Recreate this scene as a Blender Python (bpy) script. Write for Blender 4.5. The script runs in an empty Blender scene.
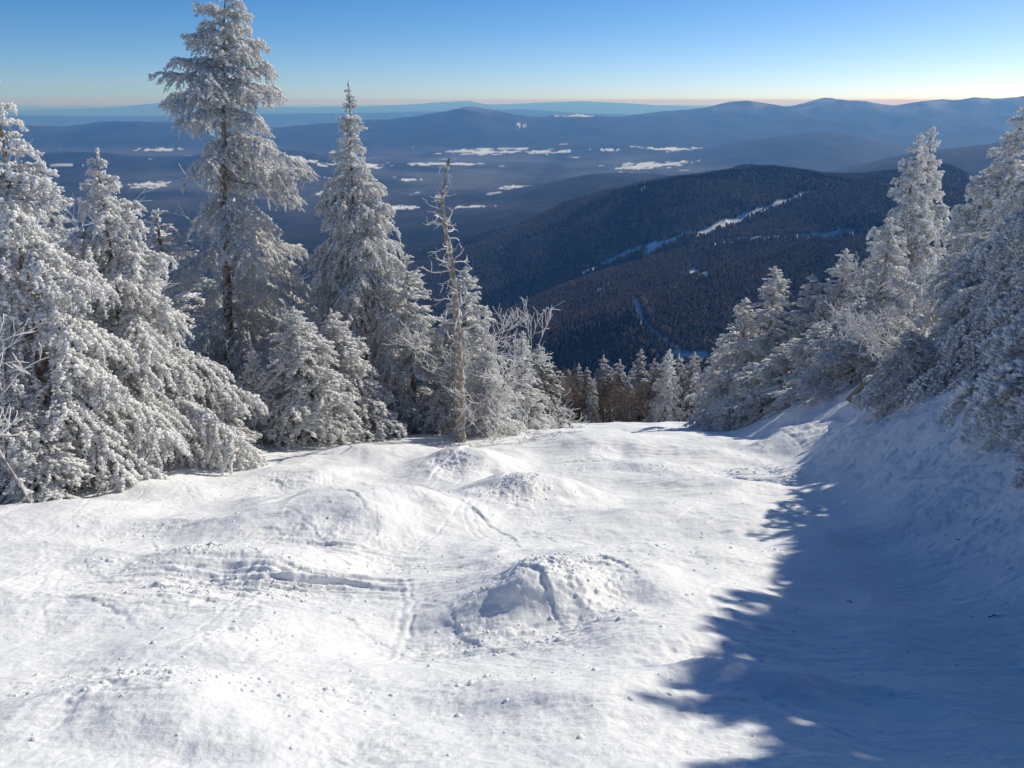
import bpy, math, random
import numpy as np

R = math.radians
SC = bpy.context.scene
COL = SC.collection

# ------------------------------------------------------------------ camera model
PITCH, FPX, CX, CY = R(18.97), 826.0, 512.0, 384.0
CP, SP = math.cos(PITCH), math.sin(PITCH)

def ratio(row):                      # -Z/Y of a line of sight through an image row
    return np.tan(PITCH + np.arctan((np.asarray(row, float) - CY) / FPX))

def q_of(px, rt):                    # X/Y of a line of sight through an image column
    return (np.asarray(px, float) - CX) / FPX * (CP + rt * SP)

cam_d = bpy.data.cameras.new('camera'); cam = bpy.data.objects.new('camera', cam_d)
COL.objects.link(cam); SC.camera = cam
cam_d.sensor_width = 36; cam_d.lens = FPX / 1024 * 36
cam_d.clip_start = 0.05; cam_d.clip_end = 400000
cam.location = (0, 0, 0); cam.rotation_euler = (R(90) - PITCH, 0, 0)

# ------------------------------------------------------------------ sun, sky, render settings
SUN_AZ, SUN_EL = R(51), R(33)        # azimuth to the right of the view, elevation
sd = np.array([math.sin(SUN_AZ) * math.cos(SUN_EL), math.cos(SUN_AZ) * math.cos(SUN_EL), math.sin(SUN_EL)])
W = bpy.data.worlds.new('World'); SC.world = W; W.use_nodes = True
nt = W.node_tree; bg = nt.nodes['Background']
sky = nt.nodes.new('ShaderNodeTexSky'); sky.sky_type = 'NISHITA'; sky.sun_disc = False
sky.sun_elevation = SUN_EL; sky.sun_rotation = SUN_AZ
sky.altitude = 1100; sky.air_density = 0.6; sky.dust_density = 0.75; sky.ozone_density = 4.0
hs = nt.nodes.new('ShaderNodeHueSaturation'); hs.inputs['Saturation'].default_value = 1.28
nt.links.new(sky.outputs[0], hs.inputs['Color']); nt.links.new(hs.outputs[0], bg.inputs[0]); bg.inputs[1].default_value = 0.107
sl = bpy.data.lights.new('sun', 'SUN'); sl.energy = 4.15; sl.angle = R(0.53); sl.color = (1.0, 0.93, 0.78)
so = bpy.data.objects.new('sun', sl); COL.objects.link(so)
from mathutils import Vector
so.rotation_euler = Vector(sd).to_track_quat('Z', 'Y').to_euler()
vs = SC.view_settings; vs.view_transform = 'Standard'; vs.look = 'None'; vs.exposure = 0.0; vs.gamma = 1.0
vs.use_curve_mapping = False
SC.cycles.use_denoising = True
SC.cycles.volume_bounces = 3; SC.cycles.max_bounces = 12; SC.cycles.diffuse_bounces = 8
SC.cycles.glossy_bounces = 2; SC.cycles.transmission_bounces = 8

# ------------------------------------------------------------------ noise
_PR = np.random.default_rng(1234).permutation(4096).astype(np.int32)
_GA = np.random.default_rng(99).uniform(0, 2 * math.pi, 4096)
_GX, _GY = np.cos(_GA).astype(np.float32), np.sin(_GA).astype(np.float32)

def noise(x, y, seed=0):             # gradient noise, about -0.7..0.7
    x = np.asarray(x, float); y = np.asarray(y, float)
    x0 = np.floor(x); y0 = np.floor(y); fx = (x - x0).astype(np.float32); fy = (y - y0).astype(np.float32)
    ix = x0.astype(np.int64).astype(np.int32); iy = y0.astype(np.int64).astype(np.int32)
    u = fx * fx * fx * (fx * (fx * 6 - 15) + 10); v = fy * fy * fy * (fy * (fy * 6 - 15) + 10)
    ca = _PR[(ix + 97 * seed) & 4095]; cb = _PR[(ix + 1 + 97 * seed) & 4095]
    def g(c, dx, dy):
        h = _PR[(c + iy + dy) & 4095]
        return _GX[h] * (fx - dx) + _GY[h] * (fy - dy)
    a = g(ca, 0, 0); a += (g(cb, 1, 0) - a) * u
    b = g(ca, 0, 1); b += (g(cb, 1, 1) - b) * u
    return (a + (b - a) * v).astype(float)

def fbm(x, y, oct=4, seed=0, gain=.5, lac=2.03):
    t = 0; a = 1.0
    for k in range(oct):
        t = t + a * noise(x, y, seed + k * 17); x = x * lac + 3.1; y = y * lac + 7.7; a *= gain
    return t

def sstep(a, b, x):
    t = np.clip((x - a) / (b - a), 0, 1); return t * t * (3 - 2 * t)

def pchip(xs, ys, x):                # monotone cubic
    xs = np.array(xs, float); ys = np.array(ys, float); h = np.diff(xs); d = np.diff(ys) / h
    m = np.zeros_like(xs); m[0] = d[0]; m[-1] = d[-1]
    for i in range(1, len(xs) - 1):
        if d[i - 1] * d[i] > 0:
            w1 = 2 * h[i] + h[i - 1]; w2 = h[i] + 2 * h[i - 1]
            m[i] = (w1 + w2) / (w1 / d[i - 1] + w2 / d[i])
    x = np.asarray(x, float); i = np.clip(np.searchsorted(xs, x) - 1, 0, len(xs) - 2)
    t = (x - xs[i]) / h[i]
    tc = np.clip(t, 0, 1)
    r = ((1 + 2 * tc) * (1 - tc) ** 2 * ys[i] + tc * (1 - tc) ** 2 * h[i] * m[i]
         + tc * tc * (3 - 2 * tc) * ys[i + 1] + tc * tc * (tc - 1) * h[i] * m[i + 1])
    return r + np.where(t > 1, (t - 1) * h[i] * m[-1], 0) + np.where(t < 0, t * h[i] * m[0], 0)

# ------------------------------------------------------------------ mesh helpers
def mesh_np(name, V, F, mat, parent=None, smooth=True, attrs=None):
    """V (n,3); F (m,k) faces of one size; one linked object"""
    me = bpy.data.meshes.new(name)
    V = np.ascontiguousarray(V, np.float32); F = np.ascontiguousarray(F, np.int32)
    n, (m, k) = len(V), F.shape
    me.vertices.add(n); me.vertices.foreach_set('co', V.ravel())
    me.loops.add(m * k); me.loops.foreach_set('vertex_index', F.ravel())
    me.polygons.add(m); me.polygons.foreach_set('loop_start', np.arange(0, m * k, k, dtype=np.int32))
    me.polygons.foreach_set('loop_total', np.full(m, k, np.int32))
    me.polygons.foreach_set('use_smooth', np.full(m, smooth, bool))
    for an, av in (attrs or {}).items():
        if av.ndim == 2:
            a = me.attributes.new(an, 'FLOAT_COLOR', 'POINT')
            c = np.ones((n, 4), np.float32); c[:, :3] = av; a.data.foreach_set('color', c.ravel())
        else:
            a = me.attributes.new(an, 'FLOAT', 'POINT'); a.data.foreach_set('value', np.ascontiguousarray(av, np.float32))
    me.update(calc_edges=True)
    me.materials.append(mat)
    o = bpy.data.objects.new(name, me); COL.objects.link(o)
    if parent: o.parent = parent
    return o

def grid_faces(nr, nc):
    i = np.arange(nr * nc).reshape(nr, nc)
    return np.stack([i[:-1, :-1], i[:-1, 1:], i[1:, 1:], i[1:, :-1]], -1).reshape(-1, 4)

# ------------------------------------------------------------------ materials
def mat_new(name):
    m = bpy.data.materials.new(name); m.use_nodes = True
    n = m.node_tree; p = n.nodes['Principled BSDF']
    return m, n, p

def N(n, t, **kw):
    x = n.nodes.new(t)
    for k, v in kw.items(): setattr(x, k, v)
    return x

def snow_ground_mat():
    m, n, p = mat_new('packed_snow')
    tc = N(n, 'ShaderNodeTexCoord')
    def nz(scale, det, rough=.6):
        x = N(n, 'ShaderNodeTexNoise'); x.inputs['Scale'].default_value = scale; x.inputs['Detail'].default_value = det
        x.inputs['Roughness'].default_value = rough
        n.links.new(tc.outputs['Object'], x.inputs['Vector']); return x
    a, b, c = nz(9, 5, .65), nz(55, 4, .7), nz(1.2, 4)
    cr = N(n, 'ShaderNodeValToRGB')
    cr.color_ramp.elements[0].position = .3; cr.color_ramp.elements[0].color = (.84, .86, .885, 1)
    cr.color_ramp.elements[1].position = .7; cr.color_ramp.elements[1].color = (.91, .915, .92, 1)
    n.links.new(c.outputs[0], cr.inputs[0]); n.links.new(cr.outputs[0], p.inputs['Base Color'])
    b1 = N(n, 'ShaderNodeBump'); b1.inputs['Strength'].default_value = .4; b1.inputs['Distance'].default_value = .025
    b2 = N(n, 'ShaderNodeBump'); b2.inputs['Strength'].default_value = .8; b2.inputs['Distance'].default_value = .006
    n.links.new(a.outputs[0], b1.inputs['Height']); n.links.new(b.outputs[0], b2.inputs['Height'])
    mp = N(n, 'ShaderNodeMapping'); mp.inputs['Scale'].default_value = (2.2, 15, 4); mp.inputs['Rotation'].default_value = (0, 0, R(14))
    n.links.new(tc.outputs['Object'], mp.inputs['Vector'])      # scraped by ski edges across the fall line
    sc = N(n, 'ShaderNodeTexNoise'); sc.inputs['Scale'].default_value = 1.6; sc.inputs['Detail'].default_value = 5; sc.inputs['Roughness'].default_value = .62; sc.inputs['Distortion'].default_value = .6
    n.links.new(mp.outputs[0], sc.inputs['Vector'])
    b3 = N(n, 'ShaderNodeBump'); b3.inputs['Distance'].default_value = .03
    sm = N(n, 'ShaderNodeMapRange'); sm.inputs['From Min'].default_value = .42; sm.inputs['From Max'].default_value = .62; sm.inputs['To Min'].default_value = .08; sm.inputs['To Max'].default_value = .42
    n.links.new(c.outputs[0], sm.inputs['Value']); n.links.new(sm.outputs[0], b3.inputs['Strength'])
    n.links.new(sc.outputs[0], b3.inputs['Height']); n.links.new(b3.outputs[0], b1.inputs['Normal'])
    n.links.new(b1.outputs[0], b2.inputs['Normal']); n.links.new(b2.outputs[0], p.inputs['Normal'])
    p.inputs['Roughness'].default_value = .62; p.inputs['Specular IOR Level'].default_value = .25
    return m

def plain_mat(name, col, rough=.8, bump=None, spec=.2):
    m, n, p = mat_new(name)
    p.inputs['Base Color'].default_value = (*col, 1); p.inputs['Roughness'].default_value = rough
    p.inputs['Specular IOR Level'].default_value = spec
    if bump:
        tc = N(n, 'ShaderNodeTexCoord'); x = N(n, 'ShaderNodeTexNoise'); x.inputs['Scale'].default_value = bump[0]
        x.inputs['Detail'].default_value = 4
        n.links.new(tc.outputs['Object'], x.inputs['Vector'])
        b = N(n, 'ShaderNodeBump'); b.inputs['Distance'].default_value = bump[1]; b.inputs['Strength'].default_value = .7
        n.links.new(x.outputs[0], b.inputs['Height']); n.links.new(b.outputs[0], p.inputs['Normal'])
    return m

def rime_mat(name, dark, rime, lo, hi, up=.35, noise_scale=None, translucent=0.):
    """frosted needles or wood: attribute 'frost' plus snow caught on upward faces"""
    m, n, p = mat_new(name)
    at = N(n, 'ShaderNodeAttribute'); at.attribute_name = 'frost'
    ge = N(n, 'ShaderNodeNewGeometry'); sx = N(n, 'ShaderNodeSeparateXYZ'); n.links.new(ge.outputs['Normal'], sx.inputs[0])
    ma = N(n, 'ShaderNodeMath', operation='MULTIPLY_ADD'); ma.inputs[1].default_value = up
    n.links.new(sx.outputs['Z'], ma.inputs[0]); n.links.new(at.outputs['Fac'], ma.inputs[2])
    src = ma.outputs[0]
    if noise_scale:
        tc = N(n, 'ShaderNodeTexCoord'); x = N(n, 'ShaderNodeTexNoise'); x.inputs['Scale'].default_value = noise_scale
        x.inputs['Detail'].default_value = 5; n.links.new(tc.outputs['Object'], x.inputs['Vector'])
        m2 = N(n, 'ShaderNodeMath', operation='MULTIPLY_ADD'); m2.inputs[1].default_value = 1.6; 
        n.links.new(x.outputs[0], m2.inputs[0])
        m3 = N(n, 'ShaderNodeMath', operation='SUBTRACT'); m3.inputs[1].default_value = .8
        n.links.new(src, m3.inputs[0]); n.links.new(m3.outputs[0], m2.inputs[2]); src = m2.outputs[0]
    mr = N(n, 'ShaderNodeMapRange', interpolation_type='SMOOTHSTEP')
    mr.inputs['From Min'].default_value = lo; mr.inputs['From Max'].default_value = hi
    n.links.new(src, mr.inputs['Value'])
    mx = N(n, 'ShaderNodeMix', data_type='RGBA')
    mx.inputs['A'].default_value = (*dark, 1); mx.inputs['B'].default_value = (*rime, 1)
    n.links.new(mr.outputs[0], mx.inputs['Factor']); n.links.new(mx.outputs['Result'], p.inputs['Base Color'])
    p.inputs['Roughness'].default_value = .75; p.inputs['Specular IOR Level'].default_value = .2
    if translucent:                   # ice crystals let light through
        tr = N(n, 'ShaderNodeBsdfTranslucent'); n.links.new(mx.outputs['Result'], tr.inputs['Color'])
        ms = N(n, 'ShaderNodeMixShader'); ms.inputs[0].default_value = translucent
        n.links.new(p.outputs[0], ms.inputs[1]); n.links.new(tr.outputs[0], ms.inputs[2])
        n.links.new(ms.outputs[0], n.nodes['Material Output'].inputs['Surface'])
    return m

def attr_mat(name, rough=.9, noise_scale=None, amt=.5):
    m, n, p = mat_new(name)
    at = N(n, 'ShaderNodeAttribute'); at.attribute_name = 'tint'
    out = at.outputs['Color']
    if noise_scale:
        tc = N(n, 'ShaderNodeTexCoord'); x = N(n, 'ShaderNodeTexNoise'); x.inputs['Scale'].default_value = noise_scale
        x.inputs['Detail'].default_value = 6; x.inputs['Roughness'].default_value = .7
        n.links.new(tc.outputs['Object'], x.inputs['Vector'])
        mr = N(n, 'ShaderNodeMapRange'); mr.inputs['From Min'].default_value = .3; mr.inputs['From Max'].default_value = .7
        mr.inputs['To Min'].default_value = 1 - amt; mr.inputs['To Max'].default_value = 1 + amt
        n.links.new(x.outputs[0], mr.inputs['Value'])
        mx = N(n, 'ShaderNodeMix', data_type='RGBA', blend_type='MULTIPLY'); mx.inputs['Factor'].default_value = 1
        n.links.new(out, mx.inputs['A']); n.links.new(mr.outputs[0], mx.inputs['B']); out = mx.outputs['Result']
    n.links.new(out, p.inputs['Base Color'])
    p.inputs['Roughness'].default_value = rough; p.inputs['Specular IOR Level'].default_value = .05
    return m

M_SNOW = snow_ground_mat()
M_PAD = plain_mat('fresh_snow', (.86, .875, .895), .7, (28, .02))
M_RIME = rime_mat('rimed_needles', (.42, .41, .37), (.96, .96, .955), -.6, .1, translucent=.32)
M_RIME_DARK = rime_mat('lightly_rimed_needles', (.085, .085, .06), (.80, .80, .80), -.1, .7, translucent=.3)
M_BARK = rime_mat('frosted_bark', (.21, .155, .115), (.75, .75, .755), .42, .9, .25, 9)
M_TWIG = rime_mat('frosted_twigs', (.24, .20, .165), (.86, .86, .86), .1, .6, .35, 14)
M_LAND = attr_mat('winter_forest_land', .95, .004, .35)
M_WOOD = attr_mat('winter_woods', .95)

# ------------------------------------------------------------------ near ground
PY = [-8, 0, 2, 3.5, 8, 14.5, 23, 32, 45, 60, 90]
PZ = [.6, -1.75, -2.5, -3.5 * ratio(768), -8 * ratio(600), -14.5 * ratio(500), -23 * ratio(441),
      -32 * ratio(431), -45 * ratio(424.5), -25.9, -43.5]

def x_bank(Y):                        # foot of the snow bank on the right
    return np.interp(Y, [0, 8, 14, 20, 26, 34, 60], [3.6, 4.4, 5.6, 6.4, 6.9, 9.0, 12.5])

def ground0(X, Y):                    # broad shape: fall line plus side banks
    X = np.asarray(X, float); Y = np.asarray(Y, float)
    z = pchip(PY, PZ, np.clip(Y, -8, 90)) - .36 * np.maximum(Y - 90, 0)
    amp = np.interp(Y, [0, 10, 14, 22, 30, 45, 70], [1.0, 2.1, 2.5, 2.1, 1.4, .7, .3])
    b = sstep(0, 4.5, X - x_bank(Y))
    z = z + amp * b + .10 * np.maximum(X - x_bank(Y) - 4.5, 0) * np.interp(Y, [0, 60, 100], [1, 1, 0])
    # left shoulder falls off behind the first trees
    z = z - np.interp(Y, [0, 14, 30, 60], [0, .02, .05, .02]) * np.maximum(-X - 12, 0)
    return z

def pix_ground(px, row, f=ground0):   # where a line of sight meets the snow
    rt = float(ratio(row)); q = float(q_of(px, rt)); lo, hi = .8, 80.
    ys = np.linspace(lo, hi, 4000); h = f(q * ys, ys) + rt * ys
    k = np.argmax(h > 0) if np.any(h > 0) else np.argmin(np.abs(h))
    return q * ys[k], ys[k]

# mogul mounds: px, row, height, radius across, radius along
MOUNDS = [(466, 468, .50, 1.1, 1.3), (530, 498, .52, 1.05, 1.1), (585, 592, .34, 1.2, .9), (535, 612, .22, .5, .45),
          (345, 520, .55, 2.0, 1.7), (250, 565, .3, 1.5, .8), (300, 478, .22, 1.3, 1.0), (150, 712, .2, .85, .5),
          (640, 470, .25, 1.1, 1.0), (600, 445, .35, 1.4, 2.0), (690, 450, .3, 1.2, 1.5), (770, 447, .32, 1.2, 1.2),
          (545, 560, .16, 1.0, .9), (690, 520, .2, 1.4, 1.1), (670, 640, .12, .9, .6), (100, 600, .16, 1.4, 1.0),
          (380, 455, .22, 1.5, 1.1), (705, 485, .16, 1.0, .8), (420, 640, -.13, 1.3, .8), (420, 560, -.15, 1.3, 1.0),
          (560, 700, .1, .8, .4), (780, 690, .16, .7, .25), (280, 740, .1, .7, .35), (900, 520, .15, 1.4, 1.1),
          (960, 620, .12, 1.0, .7), (480, 612, .14, .9, .6), (660, 560, .2, 1.3, .8), (230, 650, .14, 1.2, .7), (730, 615, .14, .8, .6), (330, 640, -.1, 1.0, .6), (60, 520, .2, 1.6, 1.3), (180, 490, .2, 1.6, 1.2), (470, 530, -.12, 1.2, 1.0)]
MOUNDS = [(*pix_ground(a, b), h, rx, ry) for a, b, h, rx, ry in MOUNDS]
# rough broken snow: px, row, radius, strength
ROUGH = [(446, 474, .7, .9), (513, 506, .65, .9), (556, 604, .65, 1.0), (600, 590, .5, .5), (200, 588, 1.0, .55), (260, 575, .8, .45), (310, 588, .7, .3),
         (205, 562, .5, .8), (470, 632, .6, .5), (290, 485, .9, .5),
         (160, 700, .5, .5), (320, 545, .9, .5), (640, 470, 1., .4), (520, 640, .6, .4), (770, 555, .6, .3), (540, 575, .5, .7)]
ROUGH += [(560, 470, .9, .5), (620, 462, .8, .5), (700, 445, 1.2, .5), (740, 470, .8, .4), (120, 570, .7, .45), (400, 560, .7, .35), (660, 560, .6, .4), (600, 630, .5, .4), (250, 640, .5, .35), (330, 700, .4, .35), (60, 690, .4, .4), (450, 690, .4, .3), (150, 530, .8, .35), (410, 515, .8, .3)]
ROUGH = [(*pix_ground(a, b), r, s) for a, b, r, s in ROUGH]
STREAKS = [(270, 585, 1.9, .55, 1.7), (330, 553, 1.5, .5, 1.), (200, 605, 1.4, .4, .9), (620, 645, 1.2, .4, .5), (520, 640, .9, .35, .7), (700, 485, 1.8, .9, .5), (560, 452, 1.6, 1.6, .6), (180, 600, .9, .4, .6), (290, 482, 1.4, .8, .5), (590, 590, .9, .6, .8), (160, 710, .7, .25, .5), (660, 455, 2.0, 1.6, .6)]
STREAKS = [(*pix_ground(a, b), rx, ry, sn) for a, b, rx, ry, sn in STREAKS]
# ruts cut by skis: pixel polylines, depth, width
RUTS = [([(128, 588), (160, 593), (200, 588), (250, 583), (320, 583), (420, 585)], .10, .07),
        ([(120, 575), (150, 578), (190, 580), (230, 576)], .06, .06),
        ([(130, 612), (190, 611), (230, 600), (310, 598)], .05, .06),
        ([(262, 555), (300, 558), (345, 563), (420, 566), (520, 566)], .06, .06),
        ([(245, 523), (275, 517), (300, 510)], .09, .06), ([(338, 518), (356, 524), (372, 535)], .10, .06),
        ([(374, 500), (376, 525), (382, 562)], .03, .05), ([(380, 510), (400, 530), (415, 540)], .03, .05),
        ([(262, 480), (282, 487), (300, 484)], .12, .08), ([(440, 504), (470, 517), (512, 534), (518, 545)], .10, .07),
        ([(155, 540), (158, 555), (175, 568)], .07, .06), ([(545, 585), (562, 603), (580, 622)], .13, .09),
        ([(436, 615), (450, 620), (490, 640), (560, 672)], .05, .06), ([(440, 640), (500, 665), (600, 682)], .03, .06),
        
        ([(660, 722), (720, 708), (800, 697), (850, 692)], .06, .06), ([(0, 590), (100, 570), (220, 545), (360, 510), (460, 490)], .02, .07),
        ([(0, 620), (110, 600), (240, 560), (300, 530)], .02, .06), 
        ([(720, 560), (740, 557), (780, 556), (800, 557)], .06, .05), ([(610, 585), (660, 580), (720, 583)], .03, .05),
        ([(640, 605), (690, 620), (730, 640)], .03, .05), ([(540, 462), (580, 462), (620, 466)], .10, .12),
        ([(600, 478), (640, 478), (700, 482)], .05, .1), ([(310, 470), (380, 488), (440, 492)], .03, .06),
        ([(30, 545), (120, 520), (250, 492)], .02, .06), ([(860, 700), (930, 690), (1010, 695)], .03, .06),
        ([(510, 440), (560, 447), (640, 450)], .07, .15), ([(700, 470), (760, 466), (820, 460)], .06, .12)]
RUTS = [([pix_ground(*p) for p in pl], d * .4, w * .8) for pl, d, w in RUTS]
for pl, d, w in [([(528, 574), (555, 572), (590, 575), (615, 584), (632, 598)], .11, .05), ([(496, 596), (515, 603), (540, 612), (562, 626)], .11, .055),
                 ([(500, 499), (512, 494), (528, 492), (548, 494)], .12, .06), ([(500, 517), (515, 512), (535, 514)], .06, .05), ([(428, 483), (440, 475), (470, 467), (498, 467)], .11, .06), ([(490, 562), (505, 557), (524, 553)], .06, .05),
                 ([(575, 463), (595, 461), (622, 463)], .10, .09), ([(650, 478), (672, 473), (690, 474)], .08, .07), ([(660, 488), (700, 486), (730, 485)], .05, .06), ([(455, 607), (475, 607), (490, 612)], .05, .04), ([(625, 540), (645, 537), (660, 541)], .05, .05),
                 ([(755, 447), (780, 443), (805, 446)], .08, .08), ([(190, 566), (205, 558), (222, 562)], .09, .05), ([(140, 592), (180, 594), (230, 588), (300, 584), (360, 583)], .07, .045), ([(125, 602), (200, 604), (270, 596)], .04, .04), ([(60, 742), (95, 718), (150, 700), (185, 697)], .02, .05)]:
    RUTS.append(([pix_ground(*p) for p in pl], d * .62, w))
rng = np.random.default_rng(5); TRACKS = []
for k in range(34):                   # faint crossing tracks
    x0 = rng.uniform(-9, 4); y0 = rng.uniform(7.5, 24); a = rng.uniform(-.9, .9) + (math.pi if rng.random() < .5 else 0); c = rng.uniform(-.25, .25)
    pl = []
    for j in range(8):
        pl.append((x0, y0)); x0 += math.cos(a) * .5; y0 += math.sin(a) * .5; a += c
    RUTS.append((pl, rng.uniform(.006, .02), rng.uniform(.03, .05)))

for k in range(44):                   # shallow pairs of ski tracks swinging down the fall line
    x0 = rng.uniform(-8, 5); y0 = rng.uniform(3.2, 16); a = math.pi / 2 + rng.uniform(-.9, .9); c = rng.uniform(-.16, .16); st = rng.uniform(.25, .5)
    pl, pr = [], []; gap = rng.uniform(.10, .22)
    for j in range(11):
        pl.append((x0, y0)); pr.append((x0 - gap * math.sin(a), y0 + gap * math.cos(a)))
        x0 += math.cos(a) * st; y0 += math.sin(a) * st; a += c; c += rng.uniform(-.06, .06)
    dd = rng.uniform(.004, .010); TRACKS += [(pl, dd, .028)] + ([(pr, dd * .8, .028)] if rng.random() < .75 else [])
for k in range(46):                   # edges carved by turning skis, mostly across the slope
    x0 = rng.uniform(-7, 6); y0 = rng.uniform(6.5, 26); a = rng.uniform(-.5, .5); c = rng.uniform(-.12, .12); st = rng.uniform(.1, .35)
    pl = []
    for j in range(8):
        pl.append((x0, y0)); x0 += math.cos(a) * st; y0 += math.sin(a) * st; a += c
    RUTS.append((pl, rng.uniform(.008, .03), rng.uniform(.03, .06)))

def ground(X, Y):
    z = ground0(X, Y)
    run = sstep(-13, -8, X - .0 * Y) * (1 - .55 * sstep(0, 4, X - x_bank(Y)))
    z = z + .15 * run * fbm(X * .30 + 3, Y * .28, 3, 11) + .05 * run * fbm(X * .75 + 5, Y * .7, 2, 19) + .03 * fbm(X * 1.0, Y * .9, 3, 23)
    rid = 1 - np.abs(2.2 * noise(X * .34 + Y * .12 + 4, Y * .38 - X * .13, 151)); z = z + .11 * run * (rid - .55) * sstep(4, 8, Y)
    mX = X + .45 * noise(X * .9, Y * .9, 121) + .12 * noise(X * 2.7, Y * 2.7, 123); mY = Y + .45 * noise(X * .9, Y * .9, 122) + .12 * noise(X * 2.7, Y * 2.7, 124)
    for mx, my, h, rx, ry in MOUNDS:
        d = ((mX - mx) / rx) ** 2 + ((mY - my) / ry) ** 2
        z = z + h * np.exp(-d ** 1.35 * .95)
    return z

def ground_fine(X, Y):
    z = ground(X, Y)
    fr = np.zeros_like(z)
    for mx, my, r, s in ROUGH:
        fr = np.maximum(fr, s * np.exp(-(((X - mx) / (r * 1.25)) ** 2 + ((Y - my) / r) ** 2) * 1.3))
    patch = sstep(.1, .55, fbm(X * .7 + 9, Y * .6, 3, 71)) * (X < x_bank(Y) + 1)
    fr = fr * .85 + .16 * patch
    wx = X + .12 * noise(X * 3, Y * 3, 5); wy = Y + .12 * noise(X * 3 + 7, Y * 3, 6)
    bk = sstep(0, 2, X - x_bank(Y)); z = z + bk * (.13 * fbm(X * 1.1, Y * 1.1, 5, 131) + .05 * np.abs(fbm(X * 4, Y * 4, 4, 133)))
    chop = np.abs(fbm(wx * 4.5, wy * 6.5, 4, 41, .6))
    z = z + fr * (.085 * chop - .025) + fr * .018 * fbm(X * 9, Y * 11, 3, 51)
    near = 1 / (1 + (Y / 30) ** 2)
    z = z + near * (.013 * fbm(X * 5, Y * 6, 3, 61) + .007 * np.maximum(fbm(X * 15, Y * 19, 3, 65), -.1))
    # scraped grooves along the line of travel
    z = z + .016 * near * fbm(X * 1.2 + Y * .5, Y * 7 - X * 1.2, 3, 81) * sstep(-.1, .3, fbm(X * .5, Y * .5, 2, 85))
    st = np.zeros_like(z)
    for mx, my, rx, ry, sn in STREAKS:
        st = np.maximum(st, sn * np.exp(-((X - mx) / rx) ** 2 - ((Y - my) / ry) ** 2))
    st = st + .07 * sstep(-.05, .35, fbm(X * .35, Y * .4, 2, 88)) * (X < x_bank(Y) + 1)
    led = fbm(X * .55 + .3 * noise(X * 1.5, Y * 1.5, 7), Y * 4.6 + .5 * X + .4 * noise(X * 2, Y * 2, 8), 3, 101)
    z = z + st * near * .11 * (np.abs(led) ** .7 - .3)
    wob = .05 * noise(X * 4, Y * 4, 91) + .02 * noise(X * 13, Y * 13, 92)
    for ti, (pl, dp, w) in enumerate(RUTS + TRACKS):
        a = np.array(pl); lo = a.min(0) - 4 * w - .2; hi = a.max(0) + 4 * w + .2
        sel = (X > lo[0]) & (X < hi[0]) & (Y > lo[1]) & (Y < hi[1])
        if not sel.any(): continue
        xs, ys = X[sel] + wob[sel], Y[sel] + wob[sel]; best = np.full(xs.shape, 9.); sg = np.ones(xs.shape); tt = np.zeros(xs.shape); n = len(a) - 1
        for i in range(n):
            p, d = a[i], a[i + 1] - a[i]; L2 = (d @ d) + 1e-9
            t = np.clip(((xs - p[0]) * d[0] + (ys - p[1]) * d[1]) / L2, 0, 1)
            ex = xs - p[0] - t * d[0]; ey = ys - p[1] - t * d[1]; dd = np.hypot(ex, ey)
            nn = np.array([-d[1], d[0]]); nn = nn if nn[1] > 0 else -nn
            c = dd < best; best[c] = dd[c]; tt[c] = (i + t[c]) / n; sg[c] = np.sign(ex[c] * nn[0] + ey[c] * nn[1])
        fade = np.sin(np.clip(tt, .02, .98) * math.pi) ** .5
        fade *= np.clip(.75 + .9 * noise(xs * 3.1, ys * 3.1, 97), .2, 1.4)
        if ti >= len(RUTS):
            z[sel] += fade * dp * (-np.exp(-(best / w) ** 4) + .45 * np.exp(-((best - 2 * w) / w) ** 2)); continue
        sd_ = sg * best; w = w * .6
        z[sel] += fade * dp * (.9 * sstep(-w * 1.1, w * 1.1, sd_) * np.exp(-np.maximum(sd_, 0) / (7 * w)) - .25 * np.exp(-((sd_ + .7 * w) / w) ** 2))
    return z

def build_snow_slope():
    u = np.concatenate([np.linspace(-2.4, -.68, 110)[:-1], np.linspace(-.68, .68, 1240), np.linspace(.68, 2.4, 110)[1:]])
    ys = [2.2]
    while ys[-1] < 95: ys.append(ys[-1] + .0024 * ys[-1] + .003)
    ys = np.concatenate([np.linspace(-7.5, 2.1, 60), ys])
    U, Y = np.meshgrid(u, ys); X = U * (np.maximum(Y, 0) + 3.2 + .8 * np.minimum(Y, 0) / -7.5)
    Z = ground_fine(X, Y)
    o = mesh_np('snow_slope', np.stack([X, Y, Z], -1).reshape(-1, 3), grid_faces(*X.shape), M_SNOW)
    o['kind'] = 'structure'; return o
build_snow_slope()

def icosa():
    t = (1 + 5 ** .5) / 2
    v = np.array([(-1, t, 0), (1, t, 0), (-1, -t, 0), (1, -t, 0), (0, -1, t), (0, 1, t), (0, -1, -t), (0, 1, -t), (t, 0, -1), (t, 0, 1), (-t, 0, -1), (-t, 0, 1)], float)
    v /= np.linalg.norm(v[0])
    f = np.array([(0, 11, 5), (0, 5, 1), (0, 1, 7), (0, 7, 10), (0, 10, 11), (1, 5, 9), (5, 11, 4), (11, 10, 2), (10, 7, 6), (7, 1, 8), (3, 9, 4), (3, 4, 2), (3, 2, 6), (3, 6, 8), (3, 8, 9), (4, 9, 5), (2, 4, 11), (6, 2, 10), (8, 6, 7), (9, 8, 1)])
    return v, f
ICO_V, ICO_F = icosa()

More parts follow.
